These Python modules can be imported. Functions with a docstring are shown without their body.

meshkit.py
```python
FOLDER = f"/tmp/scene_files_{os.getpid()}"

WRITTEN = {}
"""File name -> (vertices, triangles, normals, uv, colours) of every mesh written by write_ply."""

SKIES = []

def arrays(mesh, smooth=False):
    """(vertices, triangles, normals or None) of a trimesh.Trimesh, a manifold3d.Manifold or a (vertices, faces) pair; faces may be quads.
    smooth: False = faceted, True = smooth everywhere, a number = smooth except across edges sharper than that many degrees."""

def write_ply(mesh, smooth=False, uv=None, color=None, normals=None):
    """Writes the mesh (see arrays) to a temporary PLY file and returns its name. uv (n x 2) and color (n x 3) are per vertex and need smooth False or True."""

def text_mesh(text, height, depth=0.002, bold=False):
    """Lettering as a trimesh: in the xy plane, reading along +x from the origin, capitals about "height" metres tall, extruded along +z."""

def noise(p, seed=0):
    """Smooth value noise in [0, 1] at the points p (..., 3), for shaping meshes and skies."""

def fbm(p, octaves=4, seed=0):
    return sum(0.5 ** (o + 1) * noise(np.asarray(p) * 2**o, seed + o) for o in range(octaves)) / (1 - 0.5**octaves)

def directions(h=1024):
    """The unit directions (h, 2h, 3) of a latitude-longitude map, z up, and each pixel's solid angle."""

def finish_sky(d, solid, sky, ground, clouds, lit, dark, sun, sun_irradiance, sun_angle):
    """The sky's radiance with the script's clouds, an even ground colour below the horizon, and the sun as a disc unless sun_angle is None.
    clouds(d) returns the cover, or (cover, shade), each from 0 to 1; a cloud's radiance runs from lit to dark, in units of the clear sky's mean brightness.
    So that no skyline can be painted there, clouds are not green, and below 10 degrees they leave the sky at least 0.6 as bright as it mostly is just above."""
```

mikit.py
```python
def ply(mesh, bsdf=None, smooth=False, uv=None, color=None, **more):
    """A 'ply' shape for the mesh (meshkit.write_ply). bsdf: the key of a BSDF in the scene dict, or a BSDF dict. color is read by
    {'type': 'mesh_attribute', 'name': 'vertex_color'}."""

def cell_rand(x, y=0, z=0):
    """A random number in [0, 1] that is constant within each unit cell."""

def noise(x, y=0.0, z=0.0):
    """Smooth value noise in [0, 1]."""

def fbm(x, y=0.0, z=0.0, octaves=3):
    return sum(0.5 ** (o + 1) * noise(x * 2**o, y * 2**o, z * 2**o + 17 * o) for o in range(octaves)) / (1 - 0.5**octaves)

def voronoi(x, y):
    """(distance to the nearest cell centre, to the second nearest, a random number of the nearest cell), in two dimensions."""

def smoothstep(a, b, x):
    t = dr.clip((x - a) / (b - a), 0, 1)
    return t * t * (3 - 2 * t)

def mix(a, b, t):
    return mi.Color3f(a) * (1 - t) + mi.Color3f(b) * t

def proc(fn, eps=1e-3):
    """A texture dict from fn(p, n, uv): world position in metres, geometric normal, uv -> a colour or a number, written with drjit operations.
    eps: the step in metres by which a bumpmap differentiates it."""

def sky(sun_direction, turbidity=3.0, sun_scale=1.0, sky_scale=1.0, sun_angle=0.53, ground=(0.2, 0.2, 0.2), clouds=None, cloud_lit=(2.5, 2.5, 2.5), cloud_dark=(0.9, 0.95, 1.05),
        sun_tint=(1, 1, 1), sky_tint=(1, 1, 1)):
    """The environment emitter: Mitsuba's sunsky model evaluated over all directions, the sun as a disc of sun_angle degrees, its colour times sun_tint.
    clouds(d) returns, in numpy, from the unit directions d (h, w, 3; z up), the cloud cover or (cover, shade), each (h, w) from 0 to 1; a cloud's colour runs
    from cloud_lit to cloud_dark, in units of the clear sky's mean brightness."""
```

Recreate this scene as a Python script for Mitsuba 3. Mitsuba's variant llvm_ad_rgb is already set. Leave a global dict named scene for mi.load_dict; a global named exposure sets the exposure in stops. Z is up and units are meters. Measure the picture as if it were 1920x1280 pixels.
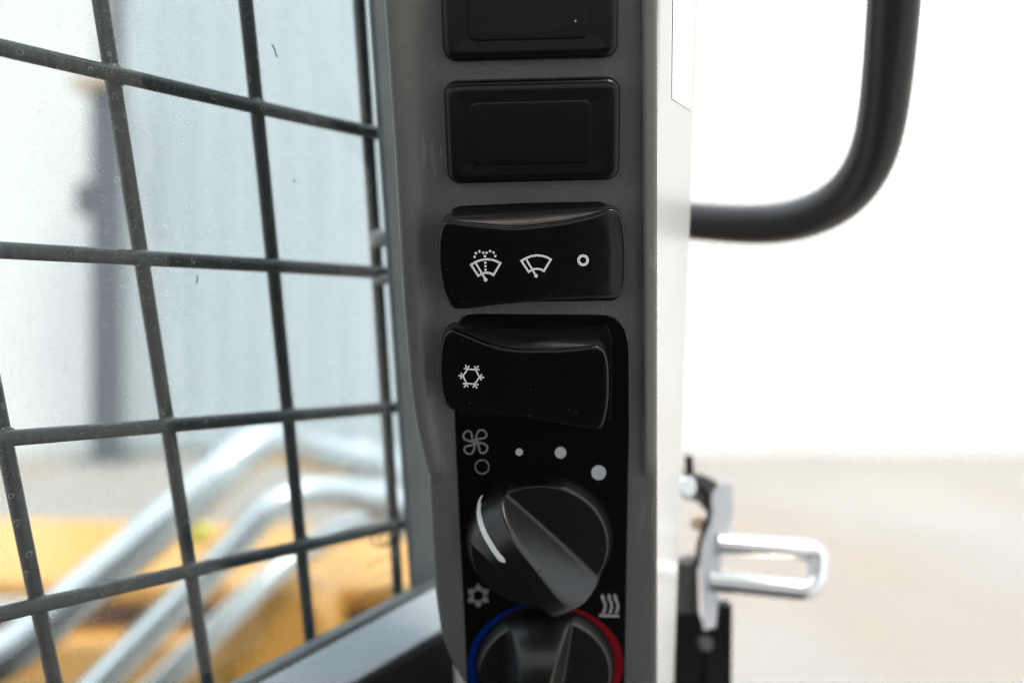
import math, random
import numpy as np, trimesh, drjit as dr, mitsuba as mi, mikit
import manifold3d as m3
from shapely.geometry import Polygon, LineString, Point
from shapely.ops import unary_union
from mikit import proc, noise, fbm, voronoi, cell_rand, smoothstep, mix

random.seed(4)
rng = np.random.default_rng(4)
scene, labels = {'type': 'scene'}, {}
T = mi.ScalarTransform4f

# ------------------------------------------------------------------ camera, sky, exposure
EYE = np.array([0.0, 0.0, 1.35])
FPX = 1868.0                                  # focal length in photo pixels (35 mm lens)
scene['camera'] = {'type': 'thinlens', 'fov': math.degrees(2 * math.atan(960 / FPX)), 'fov_axis': 'x',
                   'aperture_radius': 0.0033, 'focus_distance': 0.268, 'near_clip': 0.02, 'far_clip': 300.0,
                   'to_world': T().look_at(origin=EYE.tolist(), target=[0, 1, 1.35], up=[0, 0, 1])}
def overcast(d):                              # an even overcast: the zenith three times as bright as the horizon
    return np.ones(d.shape[:2]), 1 - (1 + 2 * np.clip(d[..., 2], 0, 1)) / 3
scene['sky'] = mikit.sky([0.35, -0.35, 0.86], turbidity=3, sun_scale=0.25, sun_angle=16, clouds=overcast,
                         cloud_lit=(3.1, 3.36, 3.54), cloud_dark=(0, 0, 0), ground=(0.4, 0.39, 0.37))
exposure = 2.75

# ------------------------------------------------------------------ surveying: pixels of the photo -> points in metres
def ray(px, py):
    return np.array([(px - 960) / FPX, 1.0, -(py - 640) / FPX])
def at(px, py, depth):
    return EYE + ray(px, py) * depth
def on(px, py, point, normal):
    r = ray(px, py)
    return EYE + r * (np.dot(point - EYE, normal) / np.dot(r, normal))
def unit(v):
    v = np.asarray(v, float); return v / np.linalg.norm(v)

# the console's own frame in millimetres: u across to the right, v down the face, w out of the face
PV = unit([0.024, 0.329, -0.945])
PU = unit(np.array([1, 0, 0.018]) - PV * np.dot([1, 0, 0.018], PV))
PN = np.cross(PV, PU); PN = PN if PN[1] < 0 else -PN
PO = at(1005, 500, 0.274)
def uv(px, py, w=0.0):
    q = on(px, py, PO + PN * w / 1000, PN) - PO
    return np.array([q @ PU, q @ PV]) * 1000
def P(u, v, w):
    u, v, w = (np.asarray(x, float)[..., None] for x in np.broadcast_arrays(u, v, w))
    return PO + (u * PU + v * PV + w * PN) / 1000

# ------------------------------------------------------------------ materials
def rgb(*c): return {'type': 'rgb', 'value': list(c)}
def two(b): return {'type': 'twosided', 'b': b}
def mat(name, b): scene[name] = b

def bumpy(b, fn, scale, eps=2e-4):
    return {'type': 'bumpmap', 'arbitrary': {'type': 'proc', **{k: v for k, v in proc(fn, eps).items() if k != 'type'}}, 'scale': scale, 'b': b}

def plastic(p, n, t):
    grain = 0.5 * fbm(p.x * 1300, p.y * 1300, p.z * 1300, 2) + 0.5 * fbm(p.x * 60, p.y * 60, p.z * 25, 3)
    d1, d2, r = voronoi(p.x * 260 + p.y * 90, p.z * 260 + p.y * 140)                          # sparse dust
    dust = smoothstep(0.06, 0.02, d1) * dr.select(r > 0.95, 1.0, 0.0)
    scuff = smoothstep(0.66, 0.74, fbm(p.x * 900, p.y * 70, p.z * 70, 3)) * smoothstep(0.5, 0.66, fbm(p.x * 45, p.y * 45, p.z * 45, 2))
    return mix(mix((0.092, 0.098, 0.096), (0.148, 0.153, 0.149), grain), (0.30, 0.30, 0.29), dr.clip(0.7 * dust + 0.25 * scuff, 0, 1))
mat('m_grey_plastic', two(bumpy({'type': 'principled', 'base_color': proc(plastic),
                                 'roughness': 0.31, 'specular': 0.55}, lambda p, n, t: noise(p.x * 2600, p.y * 2600, p.z * 2600), 0.00006)))
mat('m_black_grain', two(bumpy({'type': 'principled', 'base_color': rgb(0.003, 0.0032, 0.0036), 'roughness': 0.30, 'specular': 0.36},
                               lambda p, n, t: noise(p.x * 2400, p.y * 2400, p.z * 2400), 0.00002)))
def dusty(base, amount):
    def fn(p, n, t):
        d1, d2, r = voronoi(p.x * 420 + p.y * 130, p.z * 420 + p.y * 210)
        k = smoothstep(0.07, 0.03, d1) * dr.select(r > amount, 1.0, 0.0)
        return mix(base, (0.10, 0.10, 0.10), k)
    return proc(fn)
mat('m_black_rocker', two({'type': 'principled', 'base_color': dusty((0.0035, 0.004, 0.0045), 0.93), 'roughness': proc(lambda p, n, t: 0.17 + 0.08 * fbm(p.x * 500, p.y * 500, p.z * 500, 2)), 'specular': 0.5}))
mat('m_black_plate', two({'type': 'principled', 'base_color': rgb(0.0015, 0.0016, 0.0018), 'roughness': 0.34, 'specular': 0.2}))
mat('m_rocker_side', two({'type': 'principled', 'base_color': rgb(0.012, 0.0115, 0.015), 'roughness': 0.34, 'specular': 0.6}))  # lightened above the face black to paint the lit upper walls
mat('m_knob', two(bumpy({'type': 'principled', 'base_color': dusty((0.0022, 0.0023, 0.0028), 0.95), 'roughness': 0.34, 'specular': 0.66},
                        lambda p, n, t: noise(p.x * 3400, p.y * 3400, p.z * 3400), 0.00003)))
mat('m_print_white', two({'type': 'diffuse', 'reflectance': rgb(0.78, 0.80, 0.79)}))
mat('m_print_grey', two({'type': 'diffuse', 'reflectance': rgb(0.46, 0.50, 0.52)}))
mat('m_print_dim', two({'type': 'diffuse', 'reflectance': rgb(0.20, 0.20, 0.205)}))
mat('m_print_warm', two({'type': 'diffuse', 'reflectance': rgb(0.36, 0.33, 0.34)}))
mat('m_print_blue', two({'type': 'diffuse', 'reflectance': rgb(0.004, 0.022, 0.17)}))
mat('m_print_red', two({'type': 'diffuse', 'reflectance': rgb(0.22, 0.009, 0.014)}))
mat('m_print_maroon', two({'type': 'diffuse', 'reflectance': rgb(0.055, 0.012, 0.018)}))
mat('m_pillar_paint', two({'type': 'principled', 'base_color': rgb(0.60, 0.60, 0.595), 'roughness': 0.27, 'specular': 0.6, 'clearcoat': 0.25, 'clearcoat_gloss': 0.8}))
mat('m_label_highlight_white', two({'type': 'principled', 'base_color': rgb(0.80, 0.80, 0.80), 'roughness': 0.35}))  # sticker white, also used for the painted highlight on the loader beam
mat('m_label_edge', two({'type': 'diffuse', 'reflectance': rgb(0.10, 0.10, 0.10)}))
mat('m_frame_paint', two({'type': 'principled', 'base_color': proc(lambda p, n, t: mix((0.085, 0.105, 0.112), (0.125, 0.15, 0.157), fbm(p.x * 120, p.y * 120, p.z * 120, 3))), 'roughness': 0.45}))
mat('m_sill_paint', two({'type': 'principled', 'base_color': proc(lambda p, n, t: mix((0.46, 0.54, 0.60), (0.54, 0.62, 0.68), fbm(p.x * 90, p.y * 90, p.z * 90, 3))), 'roughness': 0.4}))
mat('m_wire', two({'type': 'principled', 'base_color': proc(lambda p, n, t: mix((0.008, 0.014, 0.016), (0.026, 0.036, 0.038), fbm(p.x * 300, p.y * 300, p.z * 300, 3))), 'roughness': 0.35, 'specular': 0.5}))
mat('m_bar_paint', two({'type': 'principled', 'base_color': rgb(0.034, 0.033, 0.036), 'roughness': 0.30, 'specular': 0.34}))
mat('m_zinc_dull', two({'type': 'principled', 'base_color': rgb(0.62, 0.63, 0.67), 'metallic': 0.6, 'roughness': 0.3}))
mat('m_zinc', two({'type': 'principled', 'base_color': rgb(0.86, 0.87, 0.88), 'metallic': 0.85, 'roughness': 0.16}))
mat('m_tube_zinc', two({'type': 'principled', 'base_color': proc(lambda p, n, t: mix((0.58, 0.62, 0.635), (0.74, 0.78, 0.785), fbm(p.x * 60, p.y * 60, p.z * 60, 3))), 'metallic': 1.0, 'roughness': 0.28}))
mat('m_rubber', two({'type': 'principled', 'base_color': rgb(0.003, 0.003, 0.0032), 'roughness': 0.6, 'specular': 0.25}))
mat('m_rubber_grey', two({'type': 'principled', 'base_color': rgb(0.06, 0.055, 0.06), 'roughness': 0.55}))
mat('m_amber', two({'type': 'principled', 'base_color': proc(lambda p, n, t: mix((0.54, 0.25, 0.03), (0.64, 0.33, 0.06), fbm(p.x * 14, p.y * 14, p.z * 14, 4))), 'roughness': 0.28, 'clearcoat': 1.0, 'specular': 0.8}))
mat('m_amber_shade', two({'type': 'principled', 'base_color': rgb(0.10, 0.06, 0.035), 'roughness': 0.6}))  # darkened amber painting the shade under the beam
mat('m_lime', two({'type': 'principled', 'base_color': rgb(0.60, 0.56, 0.12), 'roughness': 0.5}))
mat('m_cab_dark', two({'type': 'principled', 'base_color': rgb(0.022, 0.023, 0.024), 'roughness': 0.75}))
mat('m_foam', two({'type': 'diffuse', 'reflectance': rgb(0.45, 0.44, 0.42)}))
mat('m_floor', two({'type': 'principled', 'base_color': proc(lambda p, n, t: mix(mix((0.262, 0.247, 0.225), (0.325, 0.312, 0.290), fbm(p.x * 1.1, p.y * 0.6, 3, 4)), (0.285, 0.248, 0.216), smoothstep(0.52, 0.7, fbm(p.x * 0.6 + 9, p.y * 0.35, 7, 3)) * 0.8)), 'roughness': 0.6}))
mat('m_wall', two({'type': 'diffuse', 'reflectance': proc(lambda p, n, t: mix((0.80, 0.81, 0.81), (0.85, 0.86, 0.86), fbm(p.x * 1.5, p.y, p.z * 0.8, 3)))}))
mat('m_door_blue', two({'type': 'principled', 'base_color': proc(lambda p, n, t: mix((0.53, 0.595, 0.63), (0.59, 0.655, 0.69), fbm(p.x * 2.5, p.y, p.z * 0.4, 3))), 'roughness': 0.55}))
mat('m_door_rib', two({'type': 'principled', 'base_color': rgb(0.50, 0.56, 0.60), 'roughness': 0.55}))
mat('m_column', two({'type': 'principled', 'base_color': rgb(0.10, 0.12, 0.14), 'roughness': 0.5}))
mat('m_tan', two({'type': 'principled', 'base_color': rgb(0.5, 0.38, 0.25), 'roughness': 0.5}))
def dirt(p, n, t):
    a, b, c = p.x * 1000, p.y * 1000, p.z * 1000            # millimetres
    s = a * 0.63 + b * 0.78
    d1, d2, r = voronoi(s * 0.22, c * 0.22)                  # dried drops: thin rings, few
    wob = 0.26 * (fbm(s * 0.55, c * 0.55, 4, 3) - 0.5)
    ring = smoothstep(0.03, 0.0, dr.abs(d1 - 0.16 + wob)) * dr.select(r > 0.84, 1.0, 0.0) * noise(s * 0.8, c * 0.8, 2)
    e1, e2, q = voronoi(s * 1.1 + 40, c * 1.1)               # dust specks
    speck = smoothstep(0.16, 0.05, e1) * dr.select(q > 0.74, 1.0, 0.0) * smoothstep(0.36, 0.6, fbm(s * 0.04, c * 0.04, 3, 3))
    film = 0.008 * fbm(s * 0.03, c * 0.03, 8, 3) + 0.030 * smoothstep(0.5, 0.72, fbm(s * 0.5 + c * 0.12, c * 0.035, 5, 3)) * noise(s * 0.02, c * 0.02, 9)
    return dr.clip(0.62 * ring + 0.5 * speck + film, 0, 0.7)
mat('m_glass', {'type': 'blendbsdf', 'weight': proc(dirt),
                'a': {'type': 'thindielectric', 'int_ior': 1.34, 'specular_transmittance': rgb(0.84, 0.90, 0.91)},
                'b': two({'type': 'diffuse', 'reflectance': rgb(0.62, 0.66, 0.66)})})
mat('m_grime', two({'type': 'diffuse', 'reflectance': rgb(0.03, 0.035, 0.035)}))

# ------------------------------------------------------------------ naming and mesh helpers
def numbered(key):
    if key not in used: used.add(key); return key
    i = 1
    while f'{key}_{i:03d}' in used: i += 1
    used.add(f'{key}_{i:03d}'); return f'{key}_{i:03d}'
used = set()
def thing(name, label, cat, group=None, kind=None):
    k = numbered(name)
    labels[k] = {'label': label, 'category': cat}
    if group: labels[k]['group'] = group
    if kind: labels[k]['kind'] = kind
    return k
def part(parent, name, mesh, bsdf, smooth=False, label=None):
    k = numbered(parent + '__' + name)
    scene[k] = mikit.ply(mesh, bsdf, smooth=smooth)
    if label: labels[k] = {'label': label}
    return k
def solo(name, mesh, bsdf, label, cat, smooth=False, group=None, kind=None):
    k = thing(name, label, cat, group, kind)
    if kind == 'structure': labels[k].pop('category')
    scene[k] = mikit.ply(mesh, bsdf, smooth=smooth)
    return k

def tm(v, f): return trimesh.Trimesh(np.asarray(v, float), np.asarray(f, int), process=False)
def cat_(ms): return trimesh.util.concatenate(ms)
def to_console(mesh):
    m = mesh.copy(); v = np.asarray(m.vertices); m.vertices = P(v[:, 0], v[:, 1], v[:, 2]); m.invert(); return m
def basis_box(center, ax, ay, az, sx, sy, sz, r=0.0):
    """box of full sizes sx, sy, sz along three axes; r: rounded edges"""
    A = np.array([ax, ay, az])
    if r > 0:
        pts = []
        for a in (-1, 1):
            for b in (-1, 1):
                for c in (-1, 1):
                    s = trimesh.creation.icosphere(2, r).vertices
                    pts.append(s + np.array([a * (sx / 2 - r), b * (sy / 2 - r), c * (sz / 2 - r)]))
        m = trimesh.convex.convex_hull(np.vstack(pts))
    else:
        m = trimesh.creation.box((sx, sy, sz))
    v = np.asarray(m.vertices) @ A + np.asarray(center)
    m = tm(v, m.faces)
    if np.dot(np.cross(A[0], A[1]), A[2]) < 0: m.invert()
    return m
def box(x0, x1, y0, y1, z0, z1, r=0.0):
    return basis_box([(x0 + x1) / 2, (y0 + y1) / 2, (z0 + z1) / 2], [1, 0, 0], [0, 1, 0], [0, 0, 1], x1 - x0, y1 - y0, z1 - z0, r)
def spline(pts, n):
    from scipy.interpolate import PchipInterpolator
    p = np.asarray(pts, float); d = np.r_[0, np.cumsum(np.linalg.norm(np.diff(p, axis=0), axis=1))]
    return PchipInterpolator(d, p)(np.linspace(0, d[-1], n))
def bent(pts, radii, n=10):
    """polyline with its inner corners rounded by arcs of about the given radius"""
    p = [np.asarray(q, float) for q in pts]; out = [p[0]]
    for i in range(1, len(p) - 1):
        r = radii if np.isscalar(radii) else radii[i - 1]
        a, b = p[i - 1] - p[i], p[i + 1] - p[i]
        ta = min(r, np.linalg.norm(a) * 0.49); tb = min(r, np.linalg.norm(b) * 0.49)
        A, B = p[i] + unit(a) * ta, p[i] + unit(b) * tb
        for t in np.linspace(0, 1, n): out.append((1 - t) ** 2 * A + 2 * t * (1 - t) * p[i] + t * t * B)
    out.append(p[-1]); return np.array(out)
def tube(pts, r, sides=28, cap=True):
    p = np.asarray(pts, float); t = np.gradient(p, axis=0); t /= np.linalg.norm(t, axis=1, keepdims=True)
    a = unit(np.cross(t[0], [0.31, 0.2, 0.93])); rings = []
    ang = np.arange(sides) * 2 * np.pi / sides
    for i in range(len(p)):
        a = unit(a - t[i] * np.dot(a, t[i])); b = np.cross(t[i], a)
        rr = r if np.isscalar(r) else r[i]
        rings.append(p[i] + rr * (np.cos(ang)[:, None] * a + np.sin(ang)[:, None] * b))
    v = np.vstack(rings); f = []
    for i in range(len(p) - 1):
        for j in range(sides):
            k = (j + 1) % sides; a0, a1, b0, b1 = i * sides + j, i * sides + k, (i + 1) * sides + j, (i + 1) * sides + k
            f += [[a0, a1, b1], [a0, b1, b0]]
    if cap:
        n = len(v); v = np.vstack([v, p[0], p[-1]])
        for j in range(sides):
            k = (j + 1) % sides
            f += [[n, k, j], [n + 1, (len(p) - 1) * sides + j, (len(p) - 1) * sides + k]]
    return tm(v, f)
def extrude(poly, h):
    gs = [g for g in getattr(poly, 'geoms', [poly]) if g.area > 0]
    return cat_([trimesh.creation.extrude_polygon(g, h, engine='earcut') for g in gs])
def slab(points, thick, back, r=0.0):
    """a plate: outline of 3-D points, thickened along 'back' by thick"""
    p = np.asarray(points, float); n = len(p); b = unit(back) * thick; c = p.mean(0)
    x = unit(p[1] - p[0]); y = unit(np.cross(b, x)); q = np.c_[(p - c) @ x, (p - c) @ y]
    m = extrude(Polygon(q).buffer(0), 1.0); v = np.asarray(m.vertices)
    m = tm(c + v[:, :1] * x + v[:, 1:2] * y + v[:, 2:] * b, m.faces); m.fix_normals(); return m

# ------------------------------------------------------------------ the place outside: floor, wall, sliding door, column
k = solo('ground', tm([[-60, -60, 0], [60, -60, 0], [60, 90, 0], [-60, 90, 0]], [[0, 1, 2], [0, 2, 3]]), 'm_floor',
         'pale beige concrete ground reaching to the white wall', 'ground', kind='structure')
WY = 12.0
w = thing('building_wall', 'bright white rendered wall of the hall standing beyond the concrete ground', 'wall')
part(w, 'wall_face', box(-30, 30, WY, WY + 0.3, 0, 7.2), 'm_wall')
part(w, 'coping', box(-30, 30, WY - 0.05, WY + 0.36, 7.2, 7.32), 'm_column')
d = thing('sliding_door', 'tall blue grey ribbed sliding door seen blurred through the caged side window', 'door')
DY = 11.86
x0 = at(228, 400, DY)[0]; nP = 14; pw = 0.37
for i in range(nP):
    part(d, 'panel', box(x0 + i * pw + 0.006, x0 + (i + 1) * pw - 0.006, DY, DY + 0.06, 0.05 + 0.012, 6.2, 0.0), 'm_door_blue')
    xx = x0 + (i + 0.5) * pw
    part(d, 'rib', box(xx - 0.05, xx + 0.05, DY - 0.045, DY - 0.002, 0.07, 6.2, 0.01), 'm_door_rib', 30)
part(d, 'edge_frame', box(x0 - 0.14, x0 - 0.004, DY - 0.06, DY + 0.06, 0.02, 6.3), 'm_column')
part(d, 'track', box(x0 - 2.0, x0 + nP * pw + 1.0, DY - 0.06, DY + 0.1, 6.32, 6.5), 'm_column')
CY = 11.2
c = thing('steel_column', 'dark upright steel post standing left of the blue grey door', 'post')
cx = at(200, 500, CY)[0]; ctop = at(200, 170, CY)[2]
part(c, 'shaft', basis_box([cx, CY, ctop / 2], [1, 0, 0], [0, 1, 0], [0, 0, 1], 0.30, 0.2, ctop, 0.02), 'm_column', 30)
part(c, 'base_plate', box(cx - 0.28, cx + 0.28, CY - 0.25, CY + 0.25, 0.0, 0.03), 'm_column')
part(c, 'cap', box(cx - 0.34, cx + 0.16, CY - 0.2, CY + 0.16, ctop + 0.004, ctop + 0.12, 0.03), 'm_tan', 30)
zb = at(160, 370, CY)[2]
part(c, 'junction_box', box(cx - 0.31, cx - 0.154, CY - 0.12, CY + 0.1, zb - 0.2, zb + 0.16, 0.02), 'm_column', 30)

# ------------------------------------------------------------------ amber loader arm and its steel tubes, just outside the side window
def px_z(py, Y): return at(0, py, Y)[2]
a = thing('loader_arm', 'amber painted loader arm lying low outside the side window behind the bright tubes', 'machine arm')
def prism_yz(x0, x1, yz, r=0):
    m = extrude(Polygon(yz), x1 - x0); v = np.asarray(m.vertices)
    m = tm(np.c_[x0 + v[:, 2], v[:, 0], v[:, 1]], m.faces); m.fix_normals(); return m
zt = px_z(1082, 1.02)
beam = basis_box([-0.42, 1.17, zt - 0.0125], unit([1, 0.06, -0.035]), unit([-0.06, 1, 0]), unit([0.035, 0, 1]), 0.80, 0.33, 0.025, 0.008)
part(a, 'beam', beam, 'm_amber', 40)
part(a, 'highlight_stripe', basis_box([-0.60, 0.995, zt - 0.02], unit([1, 0.06, -0.035]), unit([-0.06, 1, 0]), [0, 0, 1], 0.34, 0.004, 0.016, 0.001), 'm_label_highlight_white', 30)  # white strip painting a highlight on the beam front
part(a, 'arm_plate', box(-0.80, -0.10, 0.99, 1.30, zt - 0.55, zt - 0.052, 0.015), 'm_amber', 40)
part(a, 'gap_shade', box(-0.40, -0.10, 1.03, 1.30, zt - 0.06, zt - 0.018), 'm_amber_shade')  # dark block painting the shade in the gap under the beam
bc = at(520, 1195, 0.93)
def cyl(c, axis, r, h, sides=48, bev=0.0):
    b = bev
    p = np.array([c - unit(axis) * h / 2, c - unit(axis) * (h / 2 - b), c + unit(axis) * (h / 2 - b), c + unit(axis) * h / 2]) if b else np.array([c - unit(axis) * h / 2, c + unit(axis) * h / 2])
    t = unit(axis); x = unit(np.cross(t, [0.3, 0.2, 0.9])); y = np.cross(t, x); ang = np.arange(sides) * 2 * np.pi / sides
    prof = [(-h / 2, 0), (-h / 2, r - b), (-h / 2 + b, r), (h / 2 - b, r), (h / 2, r - b), (h / 2, 0)] if b else [(-h / 2, 0), (-h / 2, r), (h / 2, r), (h / 2, 0)]
    v, f = [], []
    for (z, q) in prof: v.append(c + t * z + q * (np.cos(ang)[:, None] * x + np.sin(ang)[:, None] * y))
    for i in range(len(prof) - 1):
        for j in range(sides):
            k = (j + 1) % sides
            f += [[i * sides + j, i * sides + k, (i + 1) * sides + k], [i * sides + j, (i + 1) * sides + k, (i + 1) * sides + j]]
    return tm(np.vstack(v), f)
part(a, 'bounce_blocker', box(-1.0, 0.02, 0.52, 0.985, 0.70, 0.72, 0.004), 'm_rubber', 30)  # unseen dark plate added to block ground bounce onto the tubes
part(a, 'pivot_boss', cyl(bc + [0, 0.02, 0], np.array([0.1, -1, 0.1]), 0.058, 0.10, bev=0.012), 'm_amber', 40)
part(a, 'guard_cap', cyl(at(372, 1000, 0.99), np.array([0, -1, 0.2]), 0.011, 0.03, bev=0.003), 'm_lime', 40)

tubes = [
    ('bright steel hydraulic tube, thickest and topmost of the three crossing behind the caged window',
     [(-260, 1350, .74), (0, 1240, .78), (110, 1150, .80), (390, 912, .86), (490, 818, .90), (575, 842, .96), (745, 884, 1.02)], .019, .07),
    ('bright steel hydraulic tube in the middle, bending over to the right beside the window post',
     [(90, 1380, .76), (250, 1215, .80), (430, 1035, .84), (525, 928, .86), (640, 915, .90), (790, 958, .94)], .0135, .09),
    ('bright steel hydraulic tube, lowest and thinnest of the three behind the caged window',
     [(170, 1410, .80), (300, 1285, .82), (450, 1135, .86), (560, 1030, .90), (690, 970, .95), (800, 985, 1.0)], .0120, .09)]
for lab, pts, r, br in tubes:
    q = bent([at(*p) for p in pts], br, 12)
    k = thing('hydraulic_tube', lab, 'tube', 'bright hydraulic tubes behind the caged window')
    part(k, 'pipe', tube(q, r, 36), 'm_tube_zinc', True)
    e = q[-1]; dirn = unit(q[-1] - q[-2])
    part(k, 'nut', cyl(e - dirn * 0.02, dirn, r * 1.45, 0.03, 6), 'm_tube_zinc')
    part(k, 'collar', cyl(e - dirn * 0.048, dirn, r * 1.25, 0.02, 32, 0.003), 'm_tube_zinc', 35)
f = thing('pipe_clamp', 'round bright steel pipe clamp fitting under the top tube near the window post', 'clamp')
cc = at(668, 870, 1.08)
part(f, 'clamp_body', basis_box(cc, [1, 0, 0], [0, 1, 0], [0, 0, 1], 0.085, 0.03, 0.034, 0.008), 'm_tube_zinc', 35)
for s in (-1, 1):
    part(f, 'bolt_head', cyl(cc + [s * 0.024, -0.018, 0.004], np.array([0, -1, 0.1]), 0.010, 0.012, 6), 'm_zinc')

# ------------------------------------------------------------------ caged side window
W1 = unit([0.0387, 0.3289, -0.9437])       # down the upright wires
W2 = unit([0.631, 0.7757, 0.0145])         # along the level wires, away from the camera
WN = unit(np.cross(W1, W2)); WN = WN if WN[1] < 0 else -WN      # towards the cab inside
W0 = at(240, 400, 0.284)
def win(px, py, off=0.0): return on(px, py, W0 + WN * off, WN)
g = thing('window_grille', 'dark green steel wire grille of square cells covering the outside of the side window', 'window grille')
R = 0.00225
level = [((0, 91), (700, 246)), ((0, 469), (717, 512)), ((0, 821), (729, 765)), ((0, 1154), (735, 984))]
upright = [((5, 812), (101, 1260)), ((188, 0), (384, 1260)), ((457, 0), (582, 1193)), ((673, 0), (745, 1110))]
def wire(p, q, off, e0, e1):
    A, B = win(*p, off), win(*q, off); t = unit(B - A)
    A, B = A - t * e0, B + t * e1
    s = np.linspace(0, 1, 24)[:, None]
    pts = A + (B - A) * s + rng.normal(0, 1, 3) * 0.0004 * np.sin(s * 5 + rng.uniform(0, 6))
    return tube(pts, R, 16)
for p, q in level: part(g, 'wire', wire(p, q, 0.0018, 0.12, 0.016), 'm_wire', True)
for p, q in upright: part(g, 'wire', wire(p, q, -0.0024, 0.16, 0.05), 'm_wire', True)
def line_of(p, q, off):
    A, B = win(*p, off), win(*q, off); return A, unit(B - A)
for p, q in level:
    A, a_ = line_of(p, q, 0.0018)
    for p2, q2 in upright:
        B, b_ = line_of(p2, q2, -0.0024)
        m2 = np.array([[1, -a_ @ b_], [a_ @ b_, -1]]); st = np.linalg.solve(m2, [(B - A) @ a_, (B - A) @ b_])
        X = 0.5 * (A + a_ * st[0] + B + b_ * st[1]); e = trimesh.creation.icosphere(2, 1.0)
        v = np.asarray(e.vertices) * (1 + 0.16 * rng.normal(0, 1, len(e.vertices)))[:, None] if False else np.asarray(e.vertices)
        sx, sy = rng.uniform(0.0025, 0.0034, 2)
        part(g, 'weld', tm(X + v[:, :1] * a_ * sx + v[:, 1:2] * b_ * sy + v[:, 2:] * WN * 0.0021, e.faces), 'm_wire', True)
# further wires of the same grille, above and left of the picture
part(g, 'wire', wire((-300, 1040), (-170, 1500), -0.0024, 0.1, 0.1), 'm_wire', True)

wi = thing('side_window', 'dusty tinted side window pane with grey metal frame left of the switch console', 'window')
corners = [win(-420, -500, 0.013), win(-420, 1700, 0.013), win(590, 1262, 0.013), win(778, 1140, 0.013), win(690, -120, 0.013), win(640, -500, 0.013)]
gp = np.array([win(-500, -600, 0.0125), win(-500, 1800, 0.0125), win(900, 1500, 0.0125), win(900, -600, 0.0125)])
part(wi, 'pane', tm(gp, [[0, 1, 2], [0, 2, 3]]), 'm_glass', label='tinted glass pane with dried water spots and dust')
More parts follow.
